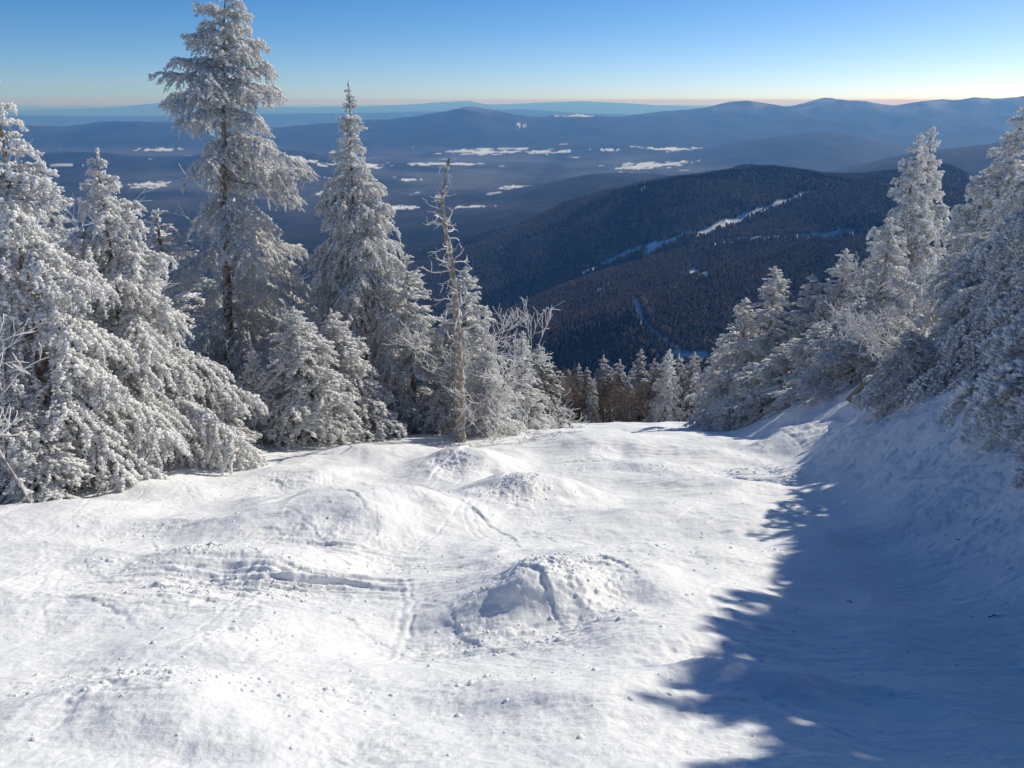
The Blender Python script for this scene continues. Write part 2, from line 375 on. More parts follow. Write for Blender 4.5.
def blobs(C, S, rg, jit=.25, squash=(1, 1, .7)):
    """many lumpy little balls in one array: C centres (n,3), S sizes (n,)"""
    n = len(C)
    A = rg.normal(size=(n, 3)); A /= np.linalg.norm(A, axis=1)[:, None]
    ang = rg.uniform(0, 6.28, n); c, s = np.cos(ang), np.sin(ang)
    v = ICO_V[None] * (1 + jit * rg.uniform(-1, 1, (n, 12, 1)))
    x = v[..., 0] * c[:, None] - v[..., 1] * s[:, None]; y = v[..., 0] * s[:, None] + v[..., 1] * c[:, None]
    v = np.stack([x * squash[0], y * squash[1], v[..., 2] * squash[2]], -1) * S[:, None, None]
    V = (v + C[:, None]).reshape(-1, 3)
    F = (ICO_F[None] + 12 * np.arange(n)[:, None, None]).reshape(-1, 3)
    return V, F

def build_clods():
    rg = np.random.default_rng(8); P = []
    for mx, my, r, s in ROUGH:
        k = int(120 * s); P.append(np.stack([rg.normal(mx, r * .6, k), rg.normal(my, r * .5, k)], -1))
    P.append(np.stack([rg.uniform(-9, 6, 1500), rg.uniform(2.8, 16, 1500) ** 1.0], -1))
    k = 200; P.append(np.stack([rg.uniform(-3.5, 1.5, k), rg.uniform(3.2, 8, k)], -1))
    n0 = sum(len(p) for p in P)
    for px, row, r, k in [(520, 502, .5, 300), (556, 603, .42, 210), (590, 582, .45, 120), (450, 474, .55, 260), (215, 566, .4, 120), (200, 596, .8, 160), (300, 590, .8, 140), (480, 610, .3, 60), (690, 478, .9, 120), (600, 462, 1.0, 110), (160, 700, .35, 60), (250, 698, .4, 50)]:
        x, y = pix_ground(px, row); P.append(np.stack([rg.normal(x, r * .55, k), rg.normal(y, r * .4, k)], -1))
    P = np.concatenate(P)
    S = .005 + .028 * rg.random(len(P)) ** 6; S[n0:] = .007 + .024 * rg.random(len(P) - n0) ** 2.5
    S = S[P[:, 1] > 2.5]; P = P[P[:, 1] > 2.5]
    Z = ground_fine(P[:, 0], P[:, 1])
    V, F = blobs(np.column_stack([P, Z - .15 * S]), S, rg, .35)
    o = mesh_np('snow_clods', V, F, M_SNOW); o['kind'] = 'stuff'
    o['label'] = 'small white clods of broken snow scattered over the ski run'; o['category'] = 'snow clods'
build_clods()

# ------------------------------------------------------------------ far land: one height field out to the horizon
VALLEY = -600.
# crest profiles in the photo's pixels, forward distance, front and back half widths
RIDGES = [
    ([(330, 330), (430, 268), (480, 248), (540, 224), (600, 201), (650, 187), (700, 178), (760, 173), (800, 174), (850, 177), (900, 178), (940, 186), (980, 198), (1060, 222), (1300, 245)],
     [(330, 3000), (600, 2700), (800, 2600), (1300, 2500)], 1000, 1500, .16, 600),
    ([(420, 360), (500, 322), (560, 292), (640, 264), (700, 243), (760, 220), (830, 195), (890, 182), (1000, 186), (1300, 215)],
     [(420, 1600), (640, 1850), (890, 2250), (1300, 2250)], 800, 300, .12, 450),
    ([(440, 392), (480, 374), (560, 332), (640, 298), (720, 264), (800, 246), (900, 234), (1100, 242)],
     [(440, 1250), (640, 1450), (900, 1750), (1100, 1750)], 650, 230, .14, 380),
    ([(200, 262), (300, 240), (400, 224), (480, 206), (540, 190), (600, 176), (650, 176), (720, 186), (820, 200)],
     [(200, 4900), (800, 4900)], 950, 1000, .16, 900),
    ([(760, 190), (830, 174), (890, 160), (940, 150), (1024, 143), (1200, 140)], [(760, 5200), (1200, 5200)], 1000, 1200, .16, 900),
    ([(560, 176), (640, 160), (700, 151), (740, 141), (790, 135), (820, 133), (850, 135), (890, 146), (940, 158), (1000, 165)],
     [(560, 8600), (1000, 8600)], 1500, 1700, .2, 1300),
    ([(380, 168), (460, 158), (540, 150), (600, 146), (660, 150), (720, 160)], [(380, 9600), (720, 9600)], 1200, 1500, .2, 1300),
    ([(480, 128), (560, 124), (600, 119), (640, 113.5), (690, 109.5), (715, 107), (745, 103.5), (785, 105.5), (803, 102), (820, 99.3), (850, 102), (890, 105), (915, 101), (935, 99.2), (958, 101), (975, 100), (1000, 103), (1030, 103), (1300, 101)],
     [(480, 14500), (1300, 13500)], 3300, 2600, .34, 1700),
    ([(-300, 120), (0, 124), (60, 126), (120, 121), (180, 122), (250, 129), (330, 122), (400, 117), (440, 113), (475, 110), (510, 115), (560, 119), (640, 118), (720, 128)],
     [(-300, 13000), (720, 13000)], 2300, 2500, .28, 1500),
    ([(-300, 165), (0, 160), (80, 152), (160, 160), (260, 150), (340, 162), (420, 172)], [(-300, 7600), (420, 7600)], 1300, 1300, .2, 1300),
    ([(-300, 118), (0, 116), (120, 117), (250, 114), (400, 112), (520, 109), (580, 113), (700, 116)], [(-300, 26000), (700, 26000)], 4000, 4000, .2, 3500),
    ([(-300, 109), (0, 110), (100, 108), (150, 104), (170, 103), (200, 106), (300, 107), (400, 105), (445, 102), (465, 101), (490, 104.5), (550, 102), (575, 101), (620, 103), (700, 106), (1300, 106)],
     [(-300, 47000), (1300, 47000)], 6000, 6000, .12, 4500)]

def far_z(q, Y):
    X = q * Y
    rt_guess = .04
    hill = pchip(PY, PZ, np.clip(Y, 0, 90)) - .36 * np.maximum(Y - 90, 0)
    v = VALLEY + 40 * fbm(X / 1800, Y / 1800, 4, 301) - np.minimum(Y * Y / 1.45e7, 380.)
    k = 0
    for prof, dist, wf, wb, na, ns in RIDGES:
        k += 1
        pr = np.array(prof, float); rts = ratio(pr[:, 1]); qs = q_of(pr[:, 0], rts)
        ds = np.array(dist, float); yd = np.interp(pr[:, 0], ds[:, 0], ds[:, 1])
        yc = np.interp(q, qs, yd); rc = pchip(qs, rts, np.clip(q, qs[0], qs[-1]))
        zc = -yc * rc
        edge = sstep(qs[0] - .12, qs[0] + .04, q) * (1 - sstep(qs[-1] - .04, qs[-1] + .12, q))
        t = Y - yc; g = np.exp(-np.where(t < 0, (t / wf) ** 2, (t / wb) ** 2))
        hgt = (zc - VALLEY) * edge
        fn = fbm(X / ns, Y / (ns * 1.6), 5, 400 + 13 * k, .5)
        off = np.exp(-(t / (wf * .35)) ** 2)
        z = VALLEY + hgt * g * (1 + na * 2.2 * fn * (1 - .85 * off)) + hgt * .05 * fn * off
        s = 18.0 if k < 6 else 30.
        m = np.maximum(v, z); v = m + s * np.exp(-np.abs(v - z) / s) * .25
    s = 12.
    far = Y > 150
    vv = np.maximum(hill, v)
    return np.where(far, vv + s * .25 * np.exp(-np.abs(hill - v) / s), hill) - np.where(Y < 96, 1.2, 0)

TRAILS = [([(585, 272), (610, 262), (640, 250), (665, 242), (700, 234), (740, 221), (790, 200), (812, 194)], 26),
          ([(715, 244), (750, 240), (790, 236), (850, 232)], 26), ([(635, 300), (640, 318), (652, 334), (680, 352), (712, 360)], 15),
          ([(676, 356), (706, 358)], 32), ([(694, 270), (703, 278)], 26), ([(642, 190), (646, 186)], 20), ([(596, 289), (604, 289)], 10), ([(470, 262), (500, 248)], 20), ([(650, 252), (672, 241)], 38)]

def far_hit(px, row):
    rt = float(ratio(row)); q = float(q_of(px, rt))
    ys = np.geomspace(250, 60000, 1500); h = far_z(np.full_like(ys, q), ys) + rt * ys
    k = int(np.argmax(h > 0)); return q * ys[k], ys[k]
TRAILS_W = [([far_hit(*p) for p in pl], w) for pl, w in TRAILS]
FIELDS = [(490, 152, 42, 3.5), (541, 152, 12, 3), (425, 164, 22, 2), (455, 164, 22, 1.5), (650, 165, 30, 3.5), (636, 168, 18, 2), (672, 150, 26, 2.5),
          (400, 208, 18, 2.5), (300, 160, 26, 4), (150, 185, 18, 4), (410, 180, 9, 2), (515, 187, 14, 2), (360, 165, 22, 3), (290, 178, 22, 3),
          (265, 155, 18, 3), (470, 207, 16, 1.6), (60, 165, 14, 2), (330, 193, 16, 3), (345, 152, 16, 2), (700, 190, 0, 0), (575, 116, 22, 1.2),
          (520, 126, 6, 1.5), (440, 196, 6, 1.5), (560, 152, 10, 1.5), (610, 150, 14, 1.2), (230, 200, 20, 3), (160, 150, 18, 2)]
FIELDS_W = []
for px, row, w, h in FIELDS:
    if w:
        x0, y0 = far_hit(px, row); _, yb = far_hit(px, row + h); _, ya = far_hit(px, row - h)
        FIELDS_W.append((x0, y0, w * y0 / 830, min(max(55, (ya - yb) / 2.7), 700)))

def seg_dist(X, Y, pl):
    a = np.array(pl); best = np.full(X.shape, 1e9)
    for i in range(len(a) - 1):
        p, d = a[i], a[i + 1] - a[i]
        t = np.clip(((X - p[0]) * d[0] + (Y - p[1]) * d[1]) / (d @ d), 0, 1)
        best = np.minimum(best, np.hypot(X - p[0] - t * d[0], Y - p[1] - t * d[1]))
    return best

def trail_mask(X, Y):
    m = np.full(X.shape, 1e9)
    for pl, w in TRAILS_W:
        m = np.minimum(m, seg_dist(X, Y, pl) / (w * .44 * (.9 + .35 * noise(X / 60, Y / 60, 777))))
    return m

def build_far():
    q = np.concatenate([np.linspace(-3., -.8, 90)[:-1], np.linspace(-.8, .8, 1150), np.linspace(.8, 3., 90)[1:]])
    ys = [60.]
    while ys[-1] < 110000: ys.append(ys[-1] * (1.0115 if 900 < ys[-1] < 24000 else 1.02))
    Q, Y = np.meshgrid(q, np.array(ys)); Z = far_z(Q, Y); X = Q * Y
    kind = fbm(X / 420, Y / 420, 4, 601)          # conifer against bare hardwood
    con = sstep(-.12, .18, kind)[..., None]
    col = con * np.array([.016, .020, .018]) + (1 - con) * np.array([.034, .030, .027])
    col = col * (1 + .5 * noise(X / 90, Y / 90, 603))[..., None]
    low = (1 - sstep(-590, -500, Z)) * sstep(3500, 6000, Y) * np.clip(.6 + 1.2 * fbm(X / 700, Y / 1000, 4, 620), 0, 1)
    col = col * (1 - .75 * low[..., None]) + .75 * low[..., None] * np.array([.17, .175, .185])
    snow = np.zeros_like(X)
    for x0, y0, rx, ry in FIELDS_W:
        d = np.hypot((X - x0) / rx, (Y - y0) / ry) + 1.3 * fbm((X - x0) / rx * 2.2 + x0, (Y - y0) / ry * 1.5, 4, 611)
        snow = np.maximum(snow, 1 - sstep(.75, .95, d))
    spec = fbm(X / 260, Y / 420, 3, 640) - .25 * np.clip((Z + 570) / 90, 0, 2)
    snow = np.maximum(snow, .8 * sstep(.50, .58, spec) * (Y > 5000) * (Y < 15000))
    high = .30 * sstep(-230, 20, Z) * (Y > 12000) * sstep(-.1, .4, fbm(X / 500, Y / 900, 3, 655))
    tr = trail_mask(X, Y); snow = np.maximum(snow, (1 - sstep(.85, 1.1, tr)) * (Y < 4500))
    snow = np.maximum(snow, high)[..., None]
    col = col * (1 - snow) + snow * np.array([.74, .76, .79])
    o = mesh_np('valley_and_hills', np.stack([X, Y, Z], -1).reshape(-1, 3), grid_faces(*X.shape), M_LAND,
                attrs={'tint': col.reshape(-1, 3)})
    o['kind'] = 'structure'
build_far()

def build_woods():
    """the wooded mountain and the slope below the run: tens of thousands of far trees as one mass"""
    rg = np.random.default_rng(77)
    n = 230000
    Y = 330 * (3300 / 330.) ** (rg.random(n) ** .62); q = rg.uniform(-.75, .75, n)
    q = np.where((q < -.05) & (rg.random(n) < .5), rg.uniform(-.1, .75, n), q)
    X = q * Y
    keep = trail_mask(X, Y) > 1.0
    X, Y, q = X[keep], Y[keep], q[keep]; n = len(X)
    Z = far_z(q, Y)
    kind = fbm(X / 600, Y / 380, 4, 601) + .09 * rg.normal(size=n)
    con = kind > .13
    H = np.where(con, rg.uniform(6, 12, n), rg.uniform(6, 10, n)) * np.where(trail_mask(X, Y) < 3, 1.3, .8); Wd = np.where(con, H * .2, H * .26)
    a0 = rg.uniform(0, 6.28, n); k = 5
    ang = a0[:, None] + np.arange(k) * (2 * math.pi / k)
    lowz = np.where(con, .12, .32)[:, None] * H[:, None] * rg.uniform(.8, 1.3, (n, k))
    rr = Wd[:, None] * rg.uniform(.7, 1.3, (n, k))
    ring = np.stack([X[:, None] + rr * np.cos(ang), Y[:, None] + rr * np.sin(ang), Z[:, None] + lowz], -1)
    up = np.where(con, .45, .75)[:, None] * H[:, None] * rg.uniform(.9, 1.15, (n, k)); r2 = rr * np.where(con, .55, .75)[:, None] * rg.uniform(.7, 1.2, (n, k))
    ring2 = np.stack([X[:, None] + r2 * np.cos(ang + .6), Y[:, None] + r2 * np.sin(ang + .6), Z[:, None] + up], -1)
    top = np.stack([X, Y, Z + H], -1)[:, None]; bot = np.stack([X, Y, Z - 1], -1)[:, None]
    V = np.concatenate([bot, ring, ring2, top], 1)
    f = []
    for i in range(k):
        j = (i + 1) % k
        f += [(0, 1 + j, 1 + i), (1 + i, 1 + j, 6 + i), (1 + j, 6 + j, 6 + i), (6 + i, 6 + j, 11)]
    F = (np.array(f)[None] + 12 * np.arange(n)[:, None, None]).reshape(-1, 3)
    col = np.where(con[:, None], np.array([.026, .027, .018]), np.array([.185, .132, .09])) * rg.uniform(.8, 1.22, (n, 1))
    fr = rg.random(n) < .03; col[fr] = col[fr] * .5 + np.array([.13, .135, .14])
    C = np.repeat(col, 12, axis=0)
    o = mesh_np('distant_woods', V.reshape(-1, 3), F, M_WOOD, smooth=False, attrs={'tint': C}); o['kind'] = 'stuff'
    o['label'] = 'dark winter woods covering the mountain beyond the ski run'; o['category'] = 'woods'
build_woods()

# ------------------------------------------------------------------ trees
def unit(v): return v / (np.linalg.norm(v, axis=-1, keepdims=True) + 1e-9)

def tubes(paths, sides=5):
    """list of (points (k,3), radii (k,)) -> V, F quads"""
    Vs, Fs, b = [], [], 0
    for P, r in paths:
        P = np.asarray(P, float); r = np.asarray(r, float); k = len(P)
        T = unit(np.gradient(P, axis=0)); ref = np.array([0, 0, 1.]) if abs(T[:, 2]).mean() < .8 else np.array([1., 0, 0])
        A = unit(np.cross(T, ref)); B = np.cross(T, A)
        an = np.arange(sides) * (2 * math.pi / sides)
        ring = P[:, None] + r[:, None, None] * (np.cos(an)[None, :, None] * A[:, None] + np.sin(an)[None, :, None] * B[:, None])
        Vs.append(ring.reshape(-1, 3))
        i = b + np.arange(k * sides).reshape(k, sides); j = np.roll(i, -1, 1)
        Fs.append(np.stack([i[:-1], j[:-1], j[1:], i[1:]], -1).reshape(-1, 4)); b += k * sides
    return np.concatenate(Vs), np.concatenate(Fs)

def spindles(P, D, L, Wd, rg):
    """needle covered shoots: three sided spindles"""
    n = len(P); D = unit(D)
    ref = unit(rg.normal(size=(n, 3))); A = unit(np.cross(D, ref)); B = np.cross(D, A)
    vs = [P]
    for k in range(3):
        a = k * 2 * math.pi / 3
        vs.append(P + D * (L * rg.uniform(.3, .6, n))[:, None] + (math.cos(a) * A + math.sin(a) * B) * (Wd * rg.uniform(.75, 1.25, n))[:, None])
    vs.append(P + D * L[:, None])
    V = np.stack(vs, 1).reshape(-1, 3)
    f = np.array([(0, 2, 1), (0, 3, 2), (0, 1, 3), (1, 2, 4), (2, 3, 4), (3, 1, 4)])
    F = (f[None] + 5 * np.arange(n)[:, None, None]).reshape(-1, 3)
    return V, F

NSH = [0]
def spruce_data(seed, H, Rb, base=.04, droop=.6, e0=(30, -6), step=.32, per=(4, 5), sh=.085, sw=.019, tw=.13, sp=.0125, sub=1, pad=1., snow=1.0, keep=None, shape=.8, frost=(.3, .8), lean=(0, 0), topthin=1.0, hang=.8, bare=.35):
    rg = np.random.default_rng(seed)
    tr_r = .012 * H + .02
    zt = np.linspace(0, 1, 14); wob = .012 * H * np.cumsum(rg.normal(size=(14, 2)) * .3, axis=0) * zt[:, None]
    TP = np.column_stack([lean[0] * zt ** 1.3 * H + wob[:, 0], lean[1] * zt ** 1.3 * H + wob[:, 1], zt * H - .15]); TR = tr_r * (1 - zt) ** .85 + .006
    TR[0] *= 1.25
    wood = [(TP, TR)]
    Ps, Ds, Ls, Ws, Fr = [], [], [], [], []; SC_, SS = [], []
    up = np.array([0, 0, 1.])
    def plumes(A, rad, fb, sdens):
        """A (m,k,3): axes of foxtail-like twigs; needles radiate along each, more frosted above than below"""
        m, k, _ = A.shape
        ln = np.linalg.norm(np.diff(A, axis=1), axis=2).sum(1)
        cnt = np.maximum(3, (ln / sp).astype(int)); idx = np.repeat(np.arange(m), cnt)
        u = np.concatenate([(np.arange(c) + rg.random(c)) / c for c in cnt]) * (k - 1)
        a = np.minimum(u.astype(int), k - 2); t = (u - a)[:, None]
        P0, P1 = A[idx, a], A[idx, a + 1]; T = unit(P1 - P0); P = P0 + (P1 - P0) * t; uu = u / (k - 1)
        ref = np.where(np.abs(T[:, 2:]) > .95, np.array([1., 0, 0]), up); S1 = unit(np.cross(T, ref)); N1 = np.cross(S1, T)
        # flattened all-round spray: more needles to the sides and above
        ph = rg.uniform(0, 2 * math.pi, len(P)); ra = np.cos(ph)[:, None] * S1 * 1.15 + np.sin(ph)[:, None] * N1 * .85
        D = unit(T * rg.uniform(.5, 1.1, (len(P), 1)) + ra + rg.normal(size=P.shape) * .18)
        L = rad * rg.uniform(.7, 1.3, len(P)) * (1.1 - .55 * uu ** 2)
        Ps.append(P); Ds.append(D); Ls.append(L); Ws.append(sw * rg.uniform(.7, 1.3, len(P)))
        Fr.append(np.clip(fb[idx] + .42 * D[:, 2] + rg.normal(size=len(P)) * .14 + .12 * (uu - .5), 0, 1.15))
        ns = rg.poisson(sdens * ln.sum())
        if ns:
            q = rg.integers(0, m, ns); v = rg.random(ns) ** .8 * (k - 1) * .999; b = v.astype(int); w = (v - b)[:, None]
            C = A[q, b] * (1 - w) + A[q, b + 1] * w + up * rad * .28 + rg.normal(size=(ns, 3)) * rad * .25
            SC_.append(C); SS.append(rad * pad * (.22 + .36 * rg.random(ns) ** 1.6))
    h = base * H; az0 = 0
    while h < H * .985:
        f = h / H
        nb = rg.integers(per[0], per[1] + 1) if f < .93 else 3
        az0 += rg.uniform(.5, 1.4)
        for b in range(nb):
            az = az0 + 2 * math.pi * (b + rg.uniform(-.3, .3)) / nb
            if keep is not None and rg.random() > keep(f, az): continue
            L = Rb * ((1 - f) ** shape) * rg.uniform(.55, 1.22) * min(1, .6 + f * 5) + .10
            e = math.radians(e0[1] + (e0[0] - e0[1]) * f ** 1.4 + rg.uniform(-9, 9))
            k = 9; s = np.linspace(0, 1, k)
            dr = droop * rg.uniform(.6, 1.4) * (1.15 - .75 * f)
            side = rg.uniform(-.25, .25)
            ca, sa = math.cos(az), math.sin(az)
            rad = L * (s * math.cos(e) - .12 * dr * s ** 2); zz = L * (math.sin(e) * s - dr * s ** 1.9 + .22 * dr * s ** 4)
            off = L * side * s ** 2
            hh = h + rg.uniform(-.5, .5) * step * .6
            x0 = np.interp(f, zt, TP[:, 0]); y0 = np.interp(f, zt, TP[:, 1])
            BP = np.column_stack([x0 + rad * ca - off * sa, y0 + rad * sa + off * ca, hh - .15 + zz])
            wood.append((BP, (.008 + .009 * L) * (1 - .8 * s)))
            fb = rg.uniform(*frost); br = sh * (.75 + .35 * min(1., L))
            st0 = bare * (1 - f) * (1 if L > .8 else .4)
            sb = np.linspace(max(.03, st0 * .8), 1, 7); AX = np.stack([np.interp(sb, s, BP[:, c]) for c in range(3)], -1)[None]
            plumes(AX, br, np.array([fb]), 15 * snow)
            m = max(3, int(L * (1 - st0) / tw)) if L > .22 else 0
            if not m: continue
            st = st0 + (.97 - st0) * (np.arange(m) + rg.random(m)) / m
            bt = unit(np.gradient(BP, axis=0))
            bp = np.stack([np.interp(st, s, BP[:, c]) for c in range(3)], -1); bd = np.stack([np.interp(st, s, bt[:, c]) for c in range(3)], -1)
            sg = np.where(np.arange(m) % 2 == 0, 1., -1.)[:, None]; lat = np.array([-sa, ca, 0.])
            td = unit(bd * rg.uniform(.55, 1.1, (m, 1)) + sg * lat * rg.uniform(.45, 1.0, (m, 1)) + up * rg.uniform(-.25, .12, (m, 1)))
            tl = np.clip(L * .46 * (1.12 - st) ** .6 * (.45 + .9 * np.minimum(1, st / .45)) * rg.uniform(.6, 1.25, m), .10, .85)
            v = np.linspace(0, 1, 5)[None, :, None]
            A = bp[:, None] + td[:, None] * tl[:, None, None] * v - up * (hang * tl * rg.uniform(.3, 1.0, m))[:, None, None] * v ** 2
            plumes(A, br * .85, np.clip(fb + rg.normal(size=m) * .12, 0, 1), 13 * snow)
            # short hanging side shoots on the longer twigs
            q = np.nonzero(tl > .26)[0]
            if len(q):
                q = np.repeat(q, 2 + (sub > 1)); vv = rg.uniform(.2, .8, len(q)); bb = np.minimum((vv * 4).astype(int), 3); w = (vv * 4 - bb)[:, None]
                p0 = A[q, bb] * (1 - w) + A[q, bb + 1] * w; tq = unit(A[q, bb + 1] - A[q, bb])
                s2 = unit(np.cross(tq, up)) * np.where(rg.random(len(q)) < .5, 1., -1.)[:, None]
                d2 = unit(tq * .7 + s2 * rg.uniform(.4, 1., (len(q), 1)) - up * rg.uniform(0, .5, (len(q), 1))); l2 = tl[q] * rg.uniform(.3, .55, len(q))
                v3 = np.linspace(0, 1, 4)[None, :, None]
                A2 = p0[:, None] + d2[:, None] * l2[:, None, None] * v3 - up * (hang * .8 * l2)[:, None, None] * v3 ** 2
                plumes(A2, br * .75, np.clip(fb + rg.normal(size=len(q)) * .12, 0, 1), 9 * snow)
        h += step * rg.uniform(.6, 1.4) * (.5 + .5 * (1 - f)) * (H / 9) ** .5
    # leader
    n = 30; u = rg.random(n); lp = np.column_stack([np.full(n, TP[-1, 0]), np.full(n, TP[-1, 1]), H * (.955 + .05 * u) - .15])
    az = rg.uniform(0, 6.28, n); Ps.append(lp); Ds.append(np.column_stack([np.cos(az) * .5, np.sin(az) * .5, rg.uniform(.4, 1.3, n)])); Ls.append(sh * rg.uniform(.8, 1.3, n)); Ws.append(np.full(n, sw)); Fr.append(np.full(n, .9))
    P, D, L, Wd, Fr = map(np.concatenate, (Ps, Ds, Ls, Ws, Fr))
    V, F = spindles(P, D, L, Wd, rg); NSH[0] += len(P) + 3 * len(SC_)
    crown = (V, F, np.repeat(Fr, 5))
    C = np.concatenate(SC_) if SC_ else np.zeros((0, 3)); S = np.concatenate(SS) if SS else np.zeros(0)
    if len(C):
        Vb, Fb = blobs(C, S, rg, .45, (1.2, 1.2, .9)); nv = len(V)
        crown = (np.concatenate([V, Vb]), np.concatenate([F, Fb + nv]), np.concatenate([np.repeat(Fr, 5), np.full(len(Vb), 1.5)]))
    V, F = tubes(wood[:1], 10); V2, F2 = tubes(wood[1:], 4)
    tv = np.concatenate([V, V2]); tf = np.concatenate([F, F2 + len(V)])
    return dict(trunk=(tv, tf, np.concatenate([np.full(len(V), .50), np.full(len(V2), .55)])), crown=crown)

def thing(name, label, cat, loc, rz=0, group=None, scale=1.):
    o = bpy.data.objects.new(name, None); COL.objects.link(o); o.empty_display_size = .3
    o.location = loc; o.rotation_euler = (0, 0, rz); o.scale = (scale,) * 3
    o['label'] = label; o['category'] = cat
    if group: o['group'] = group
    return o

def make_tree(data, name, label, loc, rz=0, group=None, mat=None, scale=1., cat='tree'):
    t = thing(name, label, cat, loc, rz, group, scale)
    v, f, fr = data['trunk']; mesh_np('trunk', v, f, data.get('bark', M_BARK), t, attrs={'frost': fr})
    v, f, fr = data['crown']; mesh_np('crown', v, f, mat or M_RIME, t, attrs={'frost': fr})
    return t

def dup(root, label, loc, rz, scale, group=None):
    r = root.copy(); COL.objects.link(r); r.location = loc; r.rotation_euler = (0, 0, rz); r.scale = scale if hasattr(scale, '__len__') else (scale,) * 3
    r['label'] = label
    if group: r['group'] = group
    for ch in list(root.children):
        c = ch.copy(); COL.objects.link(c); c.parent = r
    return r

def spot(px, Y, top):
    """foot point on the snow and height for a tree whose axis passes px at distance Y with its tip at row top"""
    zt = -Y * float(ratio(top)); X = 0
    for _ in range(4):
        g = float(ground(np.array([X]), np.array([Y]))[0]) if Y < 92 else float(far_z(np.array([X / Y]), np.array([Y]))[0])
        rt = -(zt * .55 + g * .45) / Y; X = float(q_of(px, rt)) * Y
    g = float(ground(np.array([X]), np.array([Y]))[0])
    return (X, Y, g - .05), zt - g

GL, GR, GB = 'snowy spruces along the left edge of the run', 'frosted spruces along the right bank', 'spruces across the foot of the run'

def hero(px, Y, top, Rpx, seed, label, group, name='spruce_tree', mat=None, rz=None, **kw):
    loc, H = spot(px, Y, top); Rm = Rpx * Y * 1.09 / FPX
    d = spruce_data(seed, H, Rm, **kw)
    return make_tree(d, name, label, loc, 0 if rz is None else rz, group, mat)

PROTO = {}
KINDS = dict(bushy=dict(seed=101, R=1.9, shape=.8, snow=1.7), mid=dict(seed=102, R=1.6, shape=.9, snow=1.0),
             slim=dict(seed=103, R=1.15, shape=.85, snow=.8), dark=dict(seed=104, R=1.7, shape=.75, snow=1.5, droop=.7, hang=1.0, pad=1.1, frost=(.2, .75)),
             loose=dict(seed=105, R=1.5, shape=.85, snow=.8, per=(3, 4), step=.36), far=dict(seed=106, R=1.6, shape=.85, snow=.7, sw=.024, sh=.10, tw=.17, sp=.019),
             far_dark=dict(seed=107, R=1.5, shape=.75, snow=.5, sw=.03, sh=.12, tw=.22, sp=.028, frost=(.1, .6), mat=M_RIME_DARK),
             far_slim=dict(seed=108, R=1.15, shape=.8, snow=.5, sw=.03, sh=.12, tw=.2, sp=.028, frost=(.2, .7), mat=M_RIME_DARK))

def plant(kind, px, Y, top, Rpx, label, group, rz):
    """one spruce of a kind: the first is built, the rest are copies with their own size"""
    loc, H = spot(px, Y, top); Rm = Rpx * Y * 1.09 / FPX
    return plant_at(kind, loc, H, Rm, label, group, rz)

def plant_at(kind, loc, H, Rm, label, group, rz):
    if kind not in PROTO:
        kw = dict(KINDS[kind]); r0 = kw.pop('R'); m = kw.pop('mat', M_RIME)
        t = make_tree(spruce_data(kw.pop('seed'), 6.0, r0, **kw), 'spruce_tree', label, loc, rz, group, m); PROTO[kind] = (t, r0)
    else: t = dup(PROTO[kind][0], label, loc, rz, 1., group)
    sx = Rm / PROTO[kind][1]; t.scale = (sx, sx, H / 6.0)
    return t

# --- left side
def keep_tall(f, az):
    # between a third and three quarters of its height there are few limbs towards the left and the viewer, so the trunk shows
    a = math.cos(az - math.radians(222))
    return 1.0 if f > .73 or f < .27 else (.97 if a < -.1 else .09)
hero(18, 16.0, 50, 124, 1, 'large snow-laden spruce cut by the left edge, branches down to the snow', GL, snow=2.0, droop=.65, hang=.9, lean=(.02, 0), shape=.98)
hero(116, 18.8, 142, 142, 2, 'broad bushy snow-laden spruce between the left-edge spruce and the tall spruce', GL, snow=2.0, droop=.65, shape=.98, hang=.9)
hero(206, 28.0, -34, 122, 3, 'tallest spruce, bare brown trunk showing halfway up and tip above the frame', GL, snow=1.0, keep=keep_tall, step=.34, shape=.66, droop=.5, hang=.65, lean=(.09, 0), e0=(24, -12), bare=.12, per=(4, 6))
hero(357, 28.0, 76, 92, 4, 'tall narrow spire-shaped spruce between the tallest spruce and dead snag', GL, snow=1.4, shape=1.0, droop=.7, hang=.8, lean=(.02, 0), per=(4, 6), step=.3)
plant('bushy', 205, 20.0, 350, 62, 'small bushy spruce at the snow edge below the bare brown trunk', GL, 0)
plant('mid', 258, 21.8, 345, 46, 'small pointed young spruce at the foot of the tallest spruce', GL, 1)
plant('bushy', 300, 22.4, 302, 72, 'wide low spruce in front of the gap between the two tallest spires', GL, 2.2)
plant('bushy', 26, 14.8, 385, 78, 'low spruce bough clump in the bottom left corner of the trees', GL, 3.5)
plant('mid', 62, 22.0, 152, 95, 'frosted spruce standing behind the left-edge spruce and the broad one', GL, 4)
plant('mid', 462, 26.6, 262, 68, 'medium frosted spruce directly behind the dead snag', GL, 5)
plant('loose', 410, 27.0, 250, 66, 'frosted spruce with loose crown just left of the dead snag', GL, 0)
plant('bushy', 486, 24.2, 345, 40, 'low frosted spruce just right of the dead snag at the snow edge', GL, 5.2)
plant('loose', 168, 29, 205, 110, 'grey frosted spruce half hidden behind the broad bushy spruce', GL, 2)
plant('bushy', 338, 24.0, 305, 70, 'frosted spruce filling the gap behind the wide low spruce', GL, 1.3)
plant('slim', 520, 33.0, 328, 34, 'small slim spruce standing beyond the dead snag at the run edge', GL, 2)
plant('far_slim', 543, 35.0, 343, 32, 'small spruce at the right end of the left row, next to the darker treeline', GL, 1)

